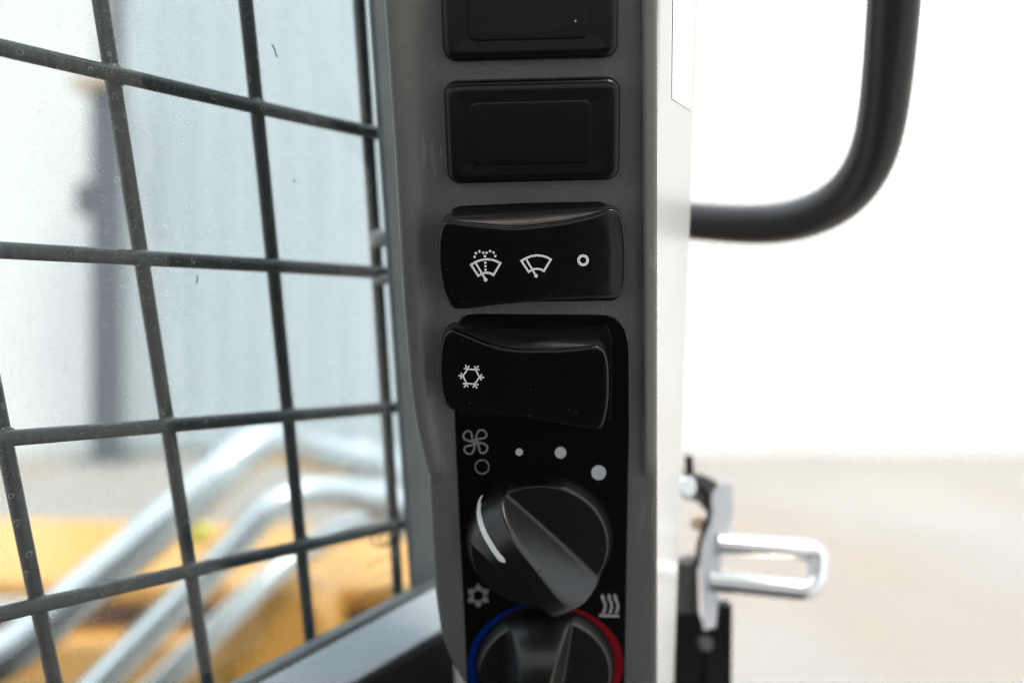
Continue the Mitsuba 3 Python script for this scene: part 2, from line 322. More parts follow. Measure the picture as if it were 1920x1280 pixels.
# the upright frame member beside the console
def strip(line0, line1, wid, off, thick, r, inward):
    A, B = win(*line0, off), win(*line1, off); t = unit(B - A); A, B = A - t * 0.10, B + t * 0.06
    s = unit(inward - t * np.dot(inward, t)); n = unit(np.cross(t, s)); n = n if np.dot(n, WN) > 0 else -n
    c = (A + B) / 2 + s * wid / 2 - n * thick / 2
    return basis_box(c, t, s, n, np.linalg.norm(B - A), wid, thick, r)
part(wi, 'post', strip((697, 0), (774, 1110), 0.070, 0.0155, 0.0020, 0.0006, W2), 'm_frame_paint', 30)
part(wi, 'gasket', strip((699, 0), (776, 1110), 0.0030, 0.0165, 0.0022, 0.0005, W2), 'm_frame_paint', 30)
# sloping lower frame member
A, B = win(560, 1216, 0.016), win(746, 1118, 0.016); t = unit(B - A); A, B = A - t * 0.30, B + t * 0.05
s = unit(-np.array([0, 0, 1.0]) + t * t[2]); n = unit(np.cross(t, s)); n = n if np.dot(n, WN) > 0 else -n
L = np.linalg.norm(B - A)
part(wi, 'sill_gasket', basis_box((A + B) / 2 + s * 0.0012 + n * 0.001, t, s, n, L, 0.003, 0.006, 0.001), 'm_frame_paint', 30)
tilt_s, tilt_n = unit(s * 0.86 + n * 0.5), unit(n * 0.86 - s * 0.5)
part(wi, 'sill', basis_box((A + B) / 2 + s * 0.0032 + tilt_s * 0.0085, t, tilt_s, tilt_n, L, 0.0172, 0.008, 0.0025), 'm_sill_paint', 30)
# dark lower cab trim under the sill
cab = thing('cab_shell', 'black trim panel under the sloping window sill, with unseen cab walls added for shade', 'cab')
C0 = (A + B) / 2 + s * (0.016 + 0.40) + n * 0.008 - t * 0.2
part(cab, 'trim_panel', basis_box(C0, t, s, n, L + 0.5, 0.80, 0.012, 0.003), 'm_rubber', 30)  # carried on below view to darken what the tubes reflect
# the maker's stamp on the glass, seen too slantwise to read: an oval and rows of small marks
W3 = unit(np.cross(WN, W2)); W3 = W3 if W3[2] < 0 else -W3
def on_pane(px, py):
    q = win(px, py, 0.0129) - W0; return np.array([q @ W2, q @ W3]) * 1000
st = [LineString([on_pane(722 + 26 * math.cos(t), 1008 + 15 * math.sin(t) - 5 * math.cos(t)) for t in np.linspace(0.4, 5.4, 30)]).buffer(0.35),
      LineString([on_pane(724 + 15 * math.cos(t), 1009 + 8 * math.sin(t) - 3 * math.cos(t)) for t in np.linspace(0.2, 4.4, 20)]).buffer(0.25)]
for (xa, ya, xb, yb, n_) in ((690, 1062, 726, 1044, 7), (700, 1086, 728, 1074, 6), (668, 1130, 736, 1104, 12), (684, 1114, 738, 1094, 9), (676, 1142, 722, 1124, 8)):
    for i in range(n_):
        x, y = xa + (xb - xa) * i / (n_ - 1) + rng.normal(0, 1.2), ya + (yb - ya) * i / (n_ - 1) + rng.normal(0, 1.2)
        st.append(LineString([on_pane(x, y), on_pane(x + rng.uniform(0.5, 2.5), y + rng.uniform(-5, -2))]).buffer(rng.uniform(0.18, 0.34)))
m = extrude(unary_union(st), 0.0001); v = np.asarray(m.vertices) 
m = tm(W0 + v[:, :1] / 1000 * W2 + v[:, 1:2] / 1000 * W3 + (0.0129 + v[:, 2:]) * WN, m.faces)
part(wi, 'glass_stamp', m, 'm_grime', label='small dark printed stamp in the lower right corner of the pane')
# small flecks on the glass
fl = thing('window_fleck', 'dark scraps of grime stuck on the side window glass, long double one near the top', 'grime')
def fleck(px, py, pts, wid):
    o = win(px, py, 0.0128); ex = unit(W2); ey = unit(-W1)
    m = extrude(LineString(pts).buffer(wid, quad_segs=3).union(Point(pts[0]).buffer(wid * 1.7, quad_segs=3)), 0.3)
    v = np.asarray(m.vertices) / 1000
    return tm(o + v[:, :1] * ex + v[:, 1:2] * ey + v[:, 2:] * WN, m.faces)
part(fl, 'scrap', cat_([fleck(511, 86, [(0, 0), (0.5, -0.9)], 0.16), fleck(519, 106, [(0, 0), (-0.5, 0.7), (-0.45, 1.9)], 0.13)]), 'm_grime')
k = thing('window_fleck', 'small curved scrap of grime stuck on the glass under the second level wire', 'grime')
part(k, 'scrap', fleck(369, 517, [(0, 0), (0.1, -1.0), (-0.7, -2.2)], 0.09), 'm_grime')
k = thing('window_fleck', 'tiny dark scrap of grime stuck on the glass between the two right upright wires', 'grime')
part(k, 'scrap', fleck(552, 342, [(0, 0), (-0.15, 0.8)], 0.12), 'm_grime')
for (px, py, lab) in ((709, 448, 'pale foam spacer wedged at the window post above the second level wire'), (716, 524, 'pale foam scrap wedged at the window post below the second level wire')):
    o = win(px, py, 0.004)
    m = trimesh.creation.icosphere(3, 1.0); v = np.asarray(m.vertices)
    import meshkit
    v = v * (1 + 0.5 * (meshkit.fbm(v * 1.6 + px, 3) - 0.5))[:, None] * [0.0035, 0.0028, 0.0034 if py < 500 else 0.0018]
    solo('foam_spacer', tm(o + v, m.faces), 'm_foam', lab, 'spacer', smooth=True)

# ------------------------------------------------------------------ unseen cab shell, added and cut to shade and light the controls
part(cab, 'shade_wall', box(0.46, 0.50, -0.975, -0.36, 0.305, 1.06, 0.01), 'm_cab_dark', 30)
part(cab, 'shade_wall', box(-0.62, -0.58, -0.975, -0.02, 0.305, 1.06, 0.01), 'm_cab_dark', 30)
part(cab, 'shade_roof_rail', box(-0.62, 0.50, 0.44, 0.50, 1.74, 1.80, 0.01), 'm_cab_dark', 30)
part(cab, 'shade_roof', box(-0.62, 0.50, -1.05, 0.05, 1.74, 1.80, 0.01), 'm_cab_dark', 30)
part(cab, 'shade_wall', box(-0.62, 0.50, -1.05, -0.98, 0.25, 1.00, 0.01), 'm_cab_dark', 30)
part(cab, 'shade_floor', box(-0.62, 0.40, -0.975, 0.55, 0.25, 0.30, 0.01), 'm_cab_dark', 30)

# ------------------------------------------------------------------ the switch console
con = thing('switch_console', 'grey moulded switch console with black switches and two black rotary knobs', 'control panel')
ys = [-260, -120, 0, 140, 280, 420, 560, 640, 700, 750, 790, 820, 850, 870, 884, 893, 902, 950, 1000, 1050, 1100, 1140, 1180, 1215, 1250, 1280, 1310, 1340]
left_y = [-260, 0, 280, 560, 640, 700, 750, 790, 850, 884, 893, 902, 1000, 1100, 1140, 1180, 1215, 1250, 1280, 1310, 1340]
left_x = [704, 722, 741, 757, 764, 769, 775, 782, 796, 806, 804, 803, 808, 815, 820, 826, 837, 853, 871, 893, 925]
rows = []
for y in ys:
    L, v0 = uv(np.interp(y, left_y, left_x), y)
    Rr, v1 = uv(1233, y)
    v = (v0 + v1) / 2
    k = np.interp(y, [870, 902], [1, 0])                                    # the raised rims run out above the knobs
    h = 3.0 * k
    i1 = L + 3.6 * k + 1.8 * (1 - k); i2 = L + np.interp(y, [0, 600, 880], [9.0, 7.0, 5.0]) * k + 2.6 * (1 - k)
    sec = [(L + 3.0, -34), (L + 0.2, -8), (L, h - 1.7), (L + 0.03, h - 1.38), (L + 0.12, h - 1.07), (L + 0.26, h - 0.78), (L + 0.46, h - 0.53), (L + 0.70, h - 0.32), (L + 0.97, h - 0.16), (L + 1.30, h - 0.05), (max(i1, L + 1.7), h - 0.02 - 0.4 * k), (0.5 * (i1 + i2), h * 0.50), (i2, 0.22 * h), (i2 + 3.0 * k + 0.6, 0.0),
           (0.3 * L + 0.7 * Rr, 0.0), (Rr - 5.2, 0.0), (Rr - 4.5, 0.1 * k), (Rr - 4.2, 2.4 * k), (Rr - 3.6, 2.7 * k), (Rr - 1.6, 1.9 * k), (Rr - 0.7, 1.3 * k - 0.15), (Rr - 0.2, 0.7 * k - 0.5), (Rr, -1.0), (Rr - 0.05, -3.0), (Rr - 2.0, -3.4)]
    rows.append([(q[0], v, q[1]) for q in sec])
rows = np.array(rows); nr, nc = rows.shape[:2]
vv = rows.reshape(-1, 3); ff = []
for i in range(nr - 1):
    for j in range(nc - 1):
        q = i * nc + j; ff += [[q, q + 1, q + nc + 1], [q, q + nc + 1, q + nc]]
body = tm(P(vv[:, 0], vv[:, 1], vv[:, 2]), ff)
if np.dot(body.face_normals.mean(0), PN) < 0: body.invert()
part(con, 'housing', body, 'm_grey_plastic', 40, label='grey textured plastic housing with raised rims')

def rounded(x0, x1, y0, y1, r, n=8):
    return Polygon([(x0 + r, y0 + r), (x1 - r, y0 + r), (x1 - r, y1 - r), (x0 + r, y1 - r)]).buffer(r, quad_segs=n)
def layered(poly, steps, cap=True):
    """a rounded plate: the outline inset by d at height w for each (d, w)"""
    vs, n = [], 160
    out = []
    for d, w in steps:
        g = poly.buffer(-d, quad_segs=10) if d else poly
        c = np.array(poly.centroid.coords[0]); ext = g.exterior
        # sample by angle from the centre so that the rings correspond
        ring = []
        base = poly.exterior
        for s in np.linspace(0, 1, n, endpoint=False):
            p = np.array(base.interpolate(s, normalized=True).coords[0])
            q = np.array(ext.interpolate(ext.project(Point(p))).coords[0]) if d else p
            ring.append([q[0], q[1], w])
        out.append(ring)
    v = np.array(out).reshape(-1, 3); f = []
    for i in range(len(steps) - 1):
        for j in range(n):
            k = (j + 1) % n
            f += [[i * n + j, i * n + k, (i + 1) * n + k], [i * n + j, (i + 1) * n + k, (i + 1) * n + j]]
    c = len(v); v = np.vstack([v, [[*poly.centroid.coords[0], steps[-1][1]]]]); m = len(steps) - 1
    for j in range(n): f.append([m * n + j, m * n + (j + 1) % n, c])
    return tm(v, f)
def face_out(m):
    """turn a console mesh so that it faces out of the panel"""
    a = m.face_normals[:, None][:, 0]; s = (np.asarray(m.area_faces) * (a @ PN)).sum()
    return m if s > 0 else (m.invert() or m)
def console_mesh(m):
    v = np.asarray(m.vertices); return face_out(tm(P(v[:, 0], v[:, 1], v[:, 2]), m.faces))

# two blank switch covers
for (x0, y0, x1, y1), lab in (((824, -76, 1159, 109), 'blank black switch cover at the top edge of the picture'), ((832, 151, 1162, 338), 'blank black switch cover above the wiper rocker')):
    a0 = uv(x0, y0, 0.6); a1 = uv(x1, y1, 4.0)
    pg = rounded(a0[0], a1[0], a0[1], a1[1], 3.4)
    k = bsw = part(con, 'blank_switch', console_mesh(layered(pg, [(0, -0.5), (0, 3.0), (0.22, 4.0), (0.7, 4.8), (1.5, 5.2), (2.6, 5.3), (5.0, 5.1)])), 'm_black_grain', 40, label=lab)
    m_ = 6.6; pi = rounded(a0[0] + m_, a1[0] - m_ - 1.0, a0[1] + 5.2, a1[1] - 4.9, 1.8)
    if y0 < 0:
        q = uv(1079, 40, 5.7); mm = trimesh.creation.icosphere(1, 1.0); part(k, 'lint', console_mesh(tm(mm.vertices * [0.17, 0.27, 0.10] + [q[0], q[1], 5.68], mm.faces)), 'm_print_white', True, label='tiny white scrap of lint')
    part(k, 'raised_pad', console_mesh(layered(pi, [(0, 5.0), (0.04, 5.35), (0.22, 5.58), (0.6, 5.66), (3, 5.62)])), 'm_black_grain', 40)

# black dial plate
pl = [uv(858, 606), uv(868, 592), uv(884, 588), uv(1135, 590), uv(1155, 596), uv(1170, 615), uv(1178, 650), uv(1179, 800), uv(1176, 1000), uv(1173, 1180), uv(1171, 1330), uv(878, 1330), uv(872, 1180), uv(862, 1000), uv(853, 780), uv(851, 650)]
plate_poly = Polygon(pl)
PW = 0.7
plate = part(con, 'dial_plate', console_mesh(layered(plate_poly, [(0, -0.3), (0, PW - 0.25), (0.25, PW), (2, PW)])), 'm_black_plate', 40, label='black dial plate printed with fan and temperature symbols')

# rocker switches
def rocker_mesh(outline, wf, base=0.2, draft=0.0):
    """outline: closed (n,2) points of the widest contour; face lies at wf(u) inside it"""
    pg = Polygon(outline).buffer(0); n = 220
    ext = pg.exterior; o = np.array([ext.interpolate(s, normalized=True).coords[0] for s in np.linspace(0, 1, n, endpoint=False)])
    t = np.roll(o, -2, 0) - np.roll(o, 2, 0); t /= np.linalg.norm(t, axis=1, keepdims=True); nn = np.c_[-t[:, 1], t[:, 0]]
    c = np.array(pg.centroid.coords[0])
    if ((c - o) * nn).sum() < 0: nn = -nn
    hull = pg.convex_hull.exterior
    hp = np.array([hull.interpolate(hull.project(Point(p))).coords[0] for p in o])
    hp = o + (hp - o) * (nn[:, 1:2] > 0.3)                     # only the upper edge is waisted above its base
    top = np.clip((hp - o) ** 2, 0, None).sum(1) ** 0.5
    rings = [(0.0, -1.1), (0.06, -0.6), (0.28, -0.2), (0.7, -0.02), (1.4, 0.0)]
    vs = [np.c_[o + nn * d, wf(o[:, 0]) + w] for d, w in rings]
    w0 = wf(o[:, 0])
    sv = [np.c_[hp, np.full(n, base)], np.c_[hp, np.minimum(w0 - 1.2 - 0.75 * top, w0 - 1.2)], vs[0]]
    side = tm(np.vstack(sv), [t for i in range(2) for j in range(n) for t in ([i * n + j, i * n + (j + 1) % n, (i + 1) * n + (j + 1) % n], [i * n + j, (i + 1) * n + (j + 1) % n, (i + 1) * n + j])])
    q = o + nn * 1.4
    for s in np.linspace(0.9, 0.0, 14):
        r = c + (q - c) * s; vs.append(np.c_[r, wf(r[:, 0])])
    v = np.vstack(vs); f = []
    for i in range(len(vs) - 1):
        for j in range(n):
            k = (j + 1) % n
            f += [[i * n + j, i * n + k, (i + 1) * n + k], [i * n + j, (i + 1) * n + k, (i + 1) * n + j]]
    return tm(v, f), side
def build_rocker(pxs, wl, wc, wr, label, crease):
    us = [uv(px, py, wc)[0] for px, py in pxs]; u0, u1 = min(us), max(us)
    def wf(u):
        s = np.clip((np.asarray(u, float) - u0) / (u1 - u0), -0.05, 1.05)
        smo = wl * (1 - s) * (1 - 2 * s) + wc * 4 * s * (1 - s) + wr * s * (2 * s - 1)
        tent = np.where(s < 0.42, wl + (wc - wl) * s / 0.42, wc + (wr - wc) * (s - 0.42) / 0.58)
        return smo * (1 - crease) + tent * crease
    pts = []
    for px, py in pxs:
        u = uv(px, py, wc)[0]
        for _ in range(4): u = uv(px, py, float(wf(u)))[0]
        pts.append(uv(px, py, float(wf(u))))
    from scipy.interpolate import PchipInterpolator
    p = np.array(pts + pts[:1]); dd = np.r_[0, np.cumsum(np.linalg.norm(np.diff(p, axis=0), axis=1))]
    out = PchipInterpolator(dd, p)(np.linspace(0, dd[-1], 400)[:-1])
    out = np.array(Polygon(out).buffer(-0.6, quad_segs=8).buffer(0.6, quad_segs=8).exterior.coords)[:-1]
    face, side = rocker_mesh(out, wf, base=-0.2, draft=-0.7)
    k = part(con, 'rocker_switch', console_mesh(face), 'm_black_rocker', 50, label=label)
    sm = console_mesh(side); c = sm.vertices.mean(0)
    if ((sm.triangles_center - c) * sm.face_normals).sum() < 0: sm.invert()
    part(k, 'side_wall', sm, 'm_rocker_side', 50)
    return k, wf

# wiper rocker: bezel then actuator
bz = Polygon([uv(846, 402), uv(850, 390), uv(862, 386), uv(990, 380), uv(1125, 378), uv(1145, 386), uv(1160, 402), uv(1165, 470), uv(1163, 552), uv(1150, 562), uv(870, 566), uv(852, 556)])
wk, wf3 = build_rocker([(845, 413), (900, 420), (970, 424.5), (1050, 416), (1110, 403), (1146, 392), (1158, 395), (1167, 408), (1172, 432), (1175, 480), (1174, 525), (1168, 549), (1152, 560), (1090, 562), (1000, 567), (930, 573), (872, 580), (852, 580), (840, 566), (829, 535), (822, 490), (822, 455), (826, 430), (832, 417)],
                       9.2, 9.0, 5.2, 'black wiper rocker switch printed with two wiper symbols and a ring', 0.2)
part(wk, 'bezel', console_mesh(layered(bz, [(0, -0.3), (0, 0.9), (0.25, 1.3), (1.2, 1.3)])), 'm_black_grain', 40)
ak, wf4 = build_rocker([(848, 617), (872, 626), (905, 640), (945, 652), (980, 656), (1040, 656), (1090, 652), (1118, 649), (1130, 655), (1138, 668), (1142, 700), (1142, 740), (1137, 780), (1130, 800), (1122, 806), (1050, 796), (975, 783), (905, 775), (850, 770), (838, 762), (828, 735), (824, 700), (826, 660), (832, 630)],
                       6.2, 8.8, 9.6, 'black air conditioning rocker switch with a white snowflake, tilted left end in', 0.75)
part(ak, 'bezel', console_mesh(layered(Polygon([uv(858, 612), uv(1138, 606), uv(1146, 630), uv(1146, 785), uv(862, 775)]), [(0, 0), (0, 1.4), (0.3, 1.7), (1.2, 1.7)])), 'm_black_grain', 40)

# ------------------------------------------------------------------ printed symbols (thin raised ink on the faces)
def ink(parent, shapes_px, surf, bsdf, name='symbol', label=None, lift=0.05):
    """shapes given in photo pixels on the surface whose height is surf(u)"""
    poly = unary_union(shapes_px)
    m = extrude(poly.segmentize(6.0), 1.0)
    v = np.asarray(m.vertices); out = []
    for x, y, z in v:
        w = float(surf(0.0)); u = uv(x, y, w)
        for _ in range(3): w = float(surf(u[0])); u = uv(x, y, w)
        out.append([u[0], u[1], w + (lift if z > 0.5 else 0.005)])
    out = np.array(out)
    return part(parent, name, console_mesh(tm(out, m.faces)), bsdf, label=label)
def zpx(pts, ox, oy, k): return [(ox + x / k, oy + y / k) for x, y in pts]
def stroke(pts, w): return LineString(pts).buffer(w / 2, cap_style='flat', join_style='mitre', quad_segs=8)
def arc(c, r, a0, a1, n=24): return [(c[0] + r * math.cos(t), c[1] + r * math.sin(t)) for t in np.radians(np.linspace(a0, a1, n))]
def quad_arc(p0, pm, p1, n=16):
    p0, pm, p1 = map(np.array, (p0, pm, p1)); c = 2 * pm - 0.5 * (p0 + p1)
    return [tuple((1 - t) ** 2 * p0 + 2 * t * (1 - t) * c + t * t * p1) for t in np.linspace(0, 1, n)]
def wiper(dx, dy, k=6.857):
    o = lambda pts: zpx([(x + dx, y + dy) for x, y in pts], 840, 440, k)
    top = quad_arc((944, 337), (1135, 266), (1322, 317)); bot = quad_arc((1232, 468), (1140, 438), (1037, 478))
    outline = LineString(o(top + bot + [top[0], top[1]])).buffer(2.15, join_style='mitre', cap_style='flat')
    arm = LineString(o([(1006, 316), (1130, 525)])).buffer(2.0, cap_style='flat')
    dot = Point(*o([(1131, 528)])[0]).buffer(3.7)
    return [outline, arm, dot]
ink(wk, wiper(0, 0), wf3, 'm_print_white', label='windscreen wiper symbol')
spr = zpx([(342, 285), (358, 238), (404, 215), (452, 232), (496, 232), (541, 212), (586, 228), (608, 274), (475, 277), (479, 358), (480, 405), (483, 451)], 840, 440, 6.857)
ink(wk, wiper(-648, 50) + [Point(x, y).buffer(2.5) for x, y in spr], wf3, 'm_print_white', label='wiper with washer spray symbol')
rc = (840 + 1737 / 6.857, 440 + 328 / 6.857)
ink(wk, [Point(rc).buffer(11.2).difference(Point(rc).buffer(5.7))], wf3, 'm_print_white', label='small off ring symbol')
def snow(c, r0, r1, a0, wid, barb, hexw):
    out = [LineString([(c[0] + r0 * math.cos(t), c[1] + r0 * math.sin(t)) for t in np.radians(a0 + np.arange(8) * 60)]).buffer(hexw / 2, cap_style='flat', join_style='mitre')]
    for a in np.radians(a0 + np.arange(6) * 60):
        q = lambda r, b=0: np.array([c[0] + r * math.cos(a + b), c[1] + r * math.sin(a + b)])
        out.append(LineString([q(r0 - 1), q(r1)]).buffer(wid / 2, cap_style='flat'))
        for s in (-1, 1):
            e = q(r0 + 0.5); d_ = np.array([math.cos(a + s * 1.0), math.sin(a + s * 1.0)])
            out.append(LineString([e, e + d_ * barb]).buffer(wid / 2, cap_style='flat'))
    return out
ink(ak, snow((883.5, 705.7), 15.5, 24.5, -116, 2.9, 7.0, 3.2), wf4, 'm_print_white', label='white snowflake symbol')
flat = lambda u: PW
pet = [(-30, -22), (-62, -60), (-72, -130), (-92, -195), (-146, -222), (-205, -196), (-240, -135), (-232, -80), (-175, -38), (-100, -15), (-30, -8)]
fan = []
for k in range(4):
    c_, s_ = math.cos(k * math.pi / 2), math.sin(k * math.pi / 2)
    q = [(891.4 + (x * c_ - y * s_) / 10.667, 828.2 + (x * s_ + y * c_) / 10.667) for x, y in pet]
    q = spline(q, 50)
    fan.append(LineString(q).buffer(1.75))
fan.append(Point(891.4, 828.2).buffer(5.5).difference(Point(891.4, 828.2).buffer(2.2)))
ink(plate, fan, flat, 'm_print_dim', label='grey fan symbol')
ink(plate, [Point(904, 874.7).buffer(14).difference(Point(904, 874.7).buffer(11.6))], flat, 'm_print_dim', label='thin grey off ring')
for (x, y, r, l) in ((973.5, 847, 7, 'smallest grey fan speed dot'), (1051, 848, 10.8, 'middle grey fan speed dot'), (1122.5, 885.5, 13.8, 'largest grey fan speed dot')):
    ink(plate, [Point(x, y).buffer(r, quad_segs=16)], flat, 'm_print_grey', name='speed_dot', label=l)
ink(plate, snow((896.7, 1116), 13.0, 22.5, -90, 4.2, 7.0, 4.6), flat, 'm_print_dim', label='blurred grey cold snowflake')
heat = []
for x in (1398, 1456, 1512):
    q = [(x - 8, 362), (x - 6, 392), (x + 12, 425), (x + 18, 462), (x + 2, 512)]
    heat.append(LineString(spline(zpx(q, 840, 1040, 4.8), 24)).buffer(2.6))
    heat.append(Polygon(zpx([(x - 26, 384), (x - 8, 342), (x + 16, 384)], 840, 1040, 4.8)))
heat.append(LineString(zpx([(1360, 541), (1540, 547)], 840, 1040, 4.8)).buffer(2.6, cap_style='flat'))
ink(plate, heat, flat, 'm_print_warm', label='grey heater symbol of three rising waves')

# rotary knobs: a dome with two finger scoops that leave a grip bar
K1 = uv(1010, 1009); K2 = uv(1021, 1246)
def knob_mesh():
    rr = np.r_[np.linspace(0, 17, 70), np.linspace(17, 20.79, 60)[1:]]; na = 300
    th = np.arange(na) * 2 * np.pi / na
    r, t = np.meshgrid(rr, th, indexing='ij'); a = r * np.cos(t); p = r * np.sin(t)
    def smin(x, y, k):
        h = np.clip(0.5 + 0.5 * (y - x) / k, 0, 1); return y * (1 - h) + x * h - k * h * (1 - h)
    def smax(x, y, k): return -smin(-x, -y, k)
    q = np.clip(r / 20.8, 0, 1)
    near = np.clip((a + 9) / 18, 0, 1); near = near * near * (3 - 2 * near)
    tall = 1.2 + 17.2 * np.clip(1 - q ** 5.5, 0, None) ** 0.66          # blunt end of the grip
    low = 1.2 + 15.6 * np.clip(1 - q ** 3.0, 0, None) ** 0.60                  # sloping end that carries the pointer
    dome = tall * near + low * (1 - near)
    skirt = smin(1.2 + (20.8 - r) * 2.8, 4.4 + 0 * r, 1.5)
    wr = 4.4 + (5.4 - p - 0.001 * a ** 2) * np.interp(a, [-16, 16], [2.7, 1.85])                              # bar wall, rising from its foot
    wl = 4.4 + (p + 13.0) * 2.6
    h = smax(skirt, smin(dome, smin(wr, wl, 0.8), 1.9), 1.4)
    h = np.where(q >= 1, 1.2, h)
    v = np.c_[1.045 * a.ravel(), 1.045 * p.ravel(), 1.03 * h.ravel()]
    nR = len(rr); f = []
    for i in range(1, nR - 1):
        for j in range(na):
            k = (j + 1) % na
            f += [[i * na + j, i * na + k, (i + 1) * na + k], [i * na + j, (i + 1) * na + k, (i + 1) * na + j]]
    for j in range(na): f.append([0, na + j, na + (j + 1) % na])
    # skirt wall down to the plate
    o = len(v); ring = 1.045 * np.c_[20.79 * np.cos(th), 20.79 * np.sin(th), np.full(na, 1.1)]; v = np.vstack([v, ring])
    for j in range(na):
        k = (j + 1) % na; f += [[(nR - 1) * na + j, (nR - 1) * na + k, o + k], [(nR - 1) * na + j, o + k, o + j]]
    m = tm(v, f); m.merge_vertices(); return m, lambda A, B: float(np.nan)
KM, _ = knob_mesh()
def place_knob(center, deg, label):
    c_, s_ = math.cos(math.radians(deg)), math.sin(math.radians(deg))
    ad, pd = np.array([c_, s_]), np.array([s_, -c_])                 # bar direction, and to its upper right
    v = np.asarray(KM.vertices); q = center + v[:, :1] * ad + v[:, 1:2] * pd
    k = part(con, 'rotary_knob', console_mesh(tm(np.c_[q, v[:, 2] + PW], KM.faces)), 'm_knob', True, label=label)
    th = np.arange(96) * 2 * np.pi / 96
    prof = [(22.2, 0.0), (22.2, 0.7), (22.05, 0.95), (21.8, 1.0), (19.0, 1.0)]
    vv = np.vstack([np.c_[center[0] + r * np.cos(th), center[1] + r * np.sin(th), np.full(96, w + PW)] for r, w in prof]); f = []
    for i in range(len(prof) - 1):
        for j in range(96):
            n = (j + 1) % 96; f += [[i * 96 + j, i * 96 + n, (i + 1) * 96 + n], [i * 96 + j, (i + 1) * 96 + n, (i + 1) * 96 + j]]
    part(k, 'flange', console_mesh(tm(vv, f)), 'm_black_grain', 40)
    return k, ad, pd
k1, ad, pd = place_knob(K1, 47, 'black fan knob turned to the off ring, white pointer line on its side')
k2, _, _ = place_knob(K2, 99, 'black temperature knob at the bottom edge between blue and red arcs')
# white pointer on the fan knob: a curved band draped over the knob
KT = trimesh.Trimesh(np.asarray(KM.vertices), np.asarray(KM.faces), process=False)
from scipy.interpolate import LinearNDInterpolator
KH = LinearNDInterpolator(np.asarray(KM.vertices)[:, :2], np.asarray(KM.vertices)[:, 2])
def on_knob(px, py):
    w = 8.0
    for _ in range(30):
        q = uv(px, py, w + PW) - K1; A, B = q @ ad, q @ pd
        h = KH(A, B); h = 2.0 if np.isnan(h) else float(h)
        w = 0.6 * w + 0.4 * h
    return A, B
ptr = spline([(904.5, 927), (899, 940), (897.5, 958), (900, 975), (908, 998), (922, 1023), (936, 1043), (947, 1053)], 40)
vs = []
for i, (x, y) in enumerate(ptr):
    tdir = unit(ptr[min(i + 1, 39)] - ptr[max(i - 1, 0)]); nrm = np.array([-tdir[1], tdir[0]])
    half = np.interp(i, [0, 6, 14, 36, 38, 39], [0.8, 3.2, 4.6, 5.2, 4.0, 1.6])
    for s in (-1, -0.33, 0.33, 1):
        A, B = on_knob(*(np.array([x, y]) + nrm * half * s)); q = K1 + A * ad + B * pd
        h = KH(A, B); vs.append([q[0], q[1], (2.0 if np.isnan(h) else float(h)) + PW + 0.07])
ff = []
for i in range(39):
    for j in range(3):
        q = i * 4 + j; ff += [[q, q + 1, q + 5], [q, q + 5, q + 4]]
part(k1, 'pointer', console_mesh(tm(vs, ff)), 'm_print_white', True, label='curved white pointer line')

# temperature arcs round the lower knob
def band(inner, outer, a0, a1, n=60):
    t = np.linspace(a0, a1, n); ri = np.interp(t, *inner); ro = np.interp(t, *outer); rad = np.radians(t)
    p = [(K2[0] + r * math.cos(x), K2[1] + r * math.sin(x)) for r, x in zip(ro, rad)] + [(K2[0] + r * math.cos(x), K2[1] + r * math.sin(x)) for r, x in zip(ri[::-1], rad[::-1])]
    return Polygon(p).buffer(0)
def ink_uv(parent, poly, bsdf, name, label):
    m = extrude(poly, 0.05); v = np.asarray(m.vertices); v = v + [0, 0, PW + 0.004]
    part(parent, name, console_mesh(tm(v, m.faces)), bsdf, label=label)
ink_uv(plate, band(([150, 225, 262], [22.4, 22.4, 23.5]), ([150, 262], [24.8, 23.8]), 150, 262), 'm_print_blue', 'cold_arc', 'blue cold arc tapering towards the top')
ink_uv(plate, band(([222, 300, 400], [22.3, 22.4, 22.4]), ([222, 262, 285, 312, 338, 400], [22.35, 22.7, 23.0, 23.8, 24.8, 24.8]), 284, 400), 'm_print_red', 'hot_arc', 'red hot arc tapering towards the top')
ink_uv(plate, band(([222, 300], [22.3, 22.4]), ([222, 262, 284], [22.36, 22.7, 22.98]), 224, 283.9), 'm_print_maroon', 'hot_arc', 'dark thin tip of the red arc')

# ------------------------------------------------------------------ cab pillar behind the console, with its label
pil = thing('cab_pillar', 'glossy pale grey cab door pillar carrying the console, bright on its right side', 'pillar')
def pil_u(px, w): return uv(px, 500, w)[0]
uR = uv(1233, 500)[0] - 0.25; uB = pil_u(1291, -54)
sec = Polygon([(uR - 14, -3.6), (uR - 0.9, -3.2), (uR, -4.2), (uB - 0.3, -53), (uB - 1.4, -54.5), (uB - 5, -55), (-22, -55), (-30, -50), (-31, -36), (-24, -36)]).buffer(-0.0)
vlo, vhi = -140, 330
m = extrude(sec, 1.0); v = np.asarray(m.vertices)
m = tm(P(v[:, 0], v[:, 1], 0) * 0 + P(v[:, 0], vlo + v[:, 2] * (vhi - vlo), v[:, 1]), m.faces); m.fix_normals()
part(pil, 'post', m, 'm_pillar_paint', 25)
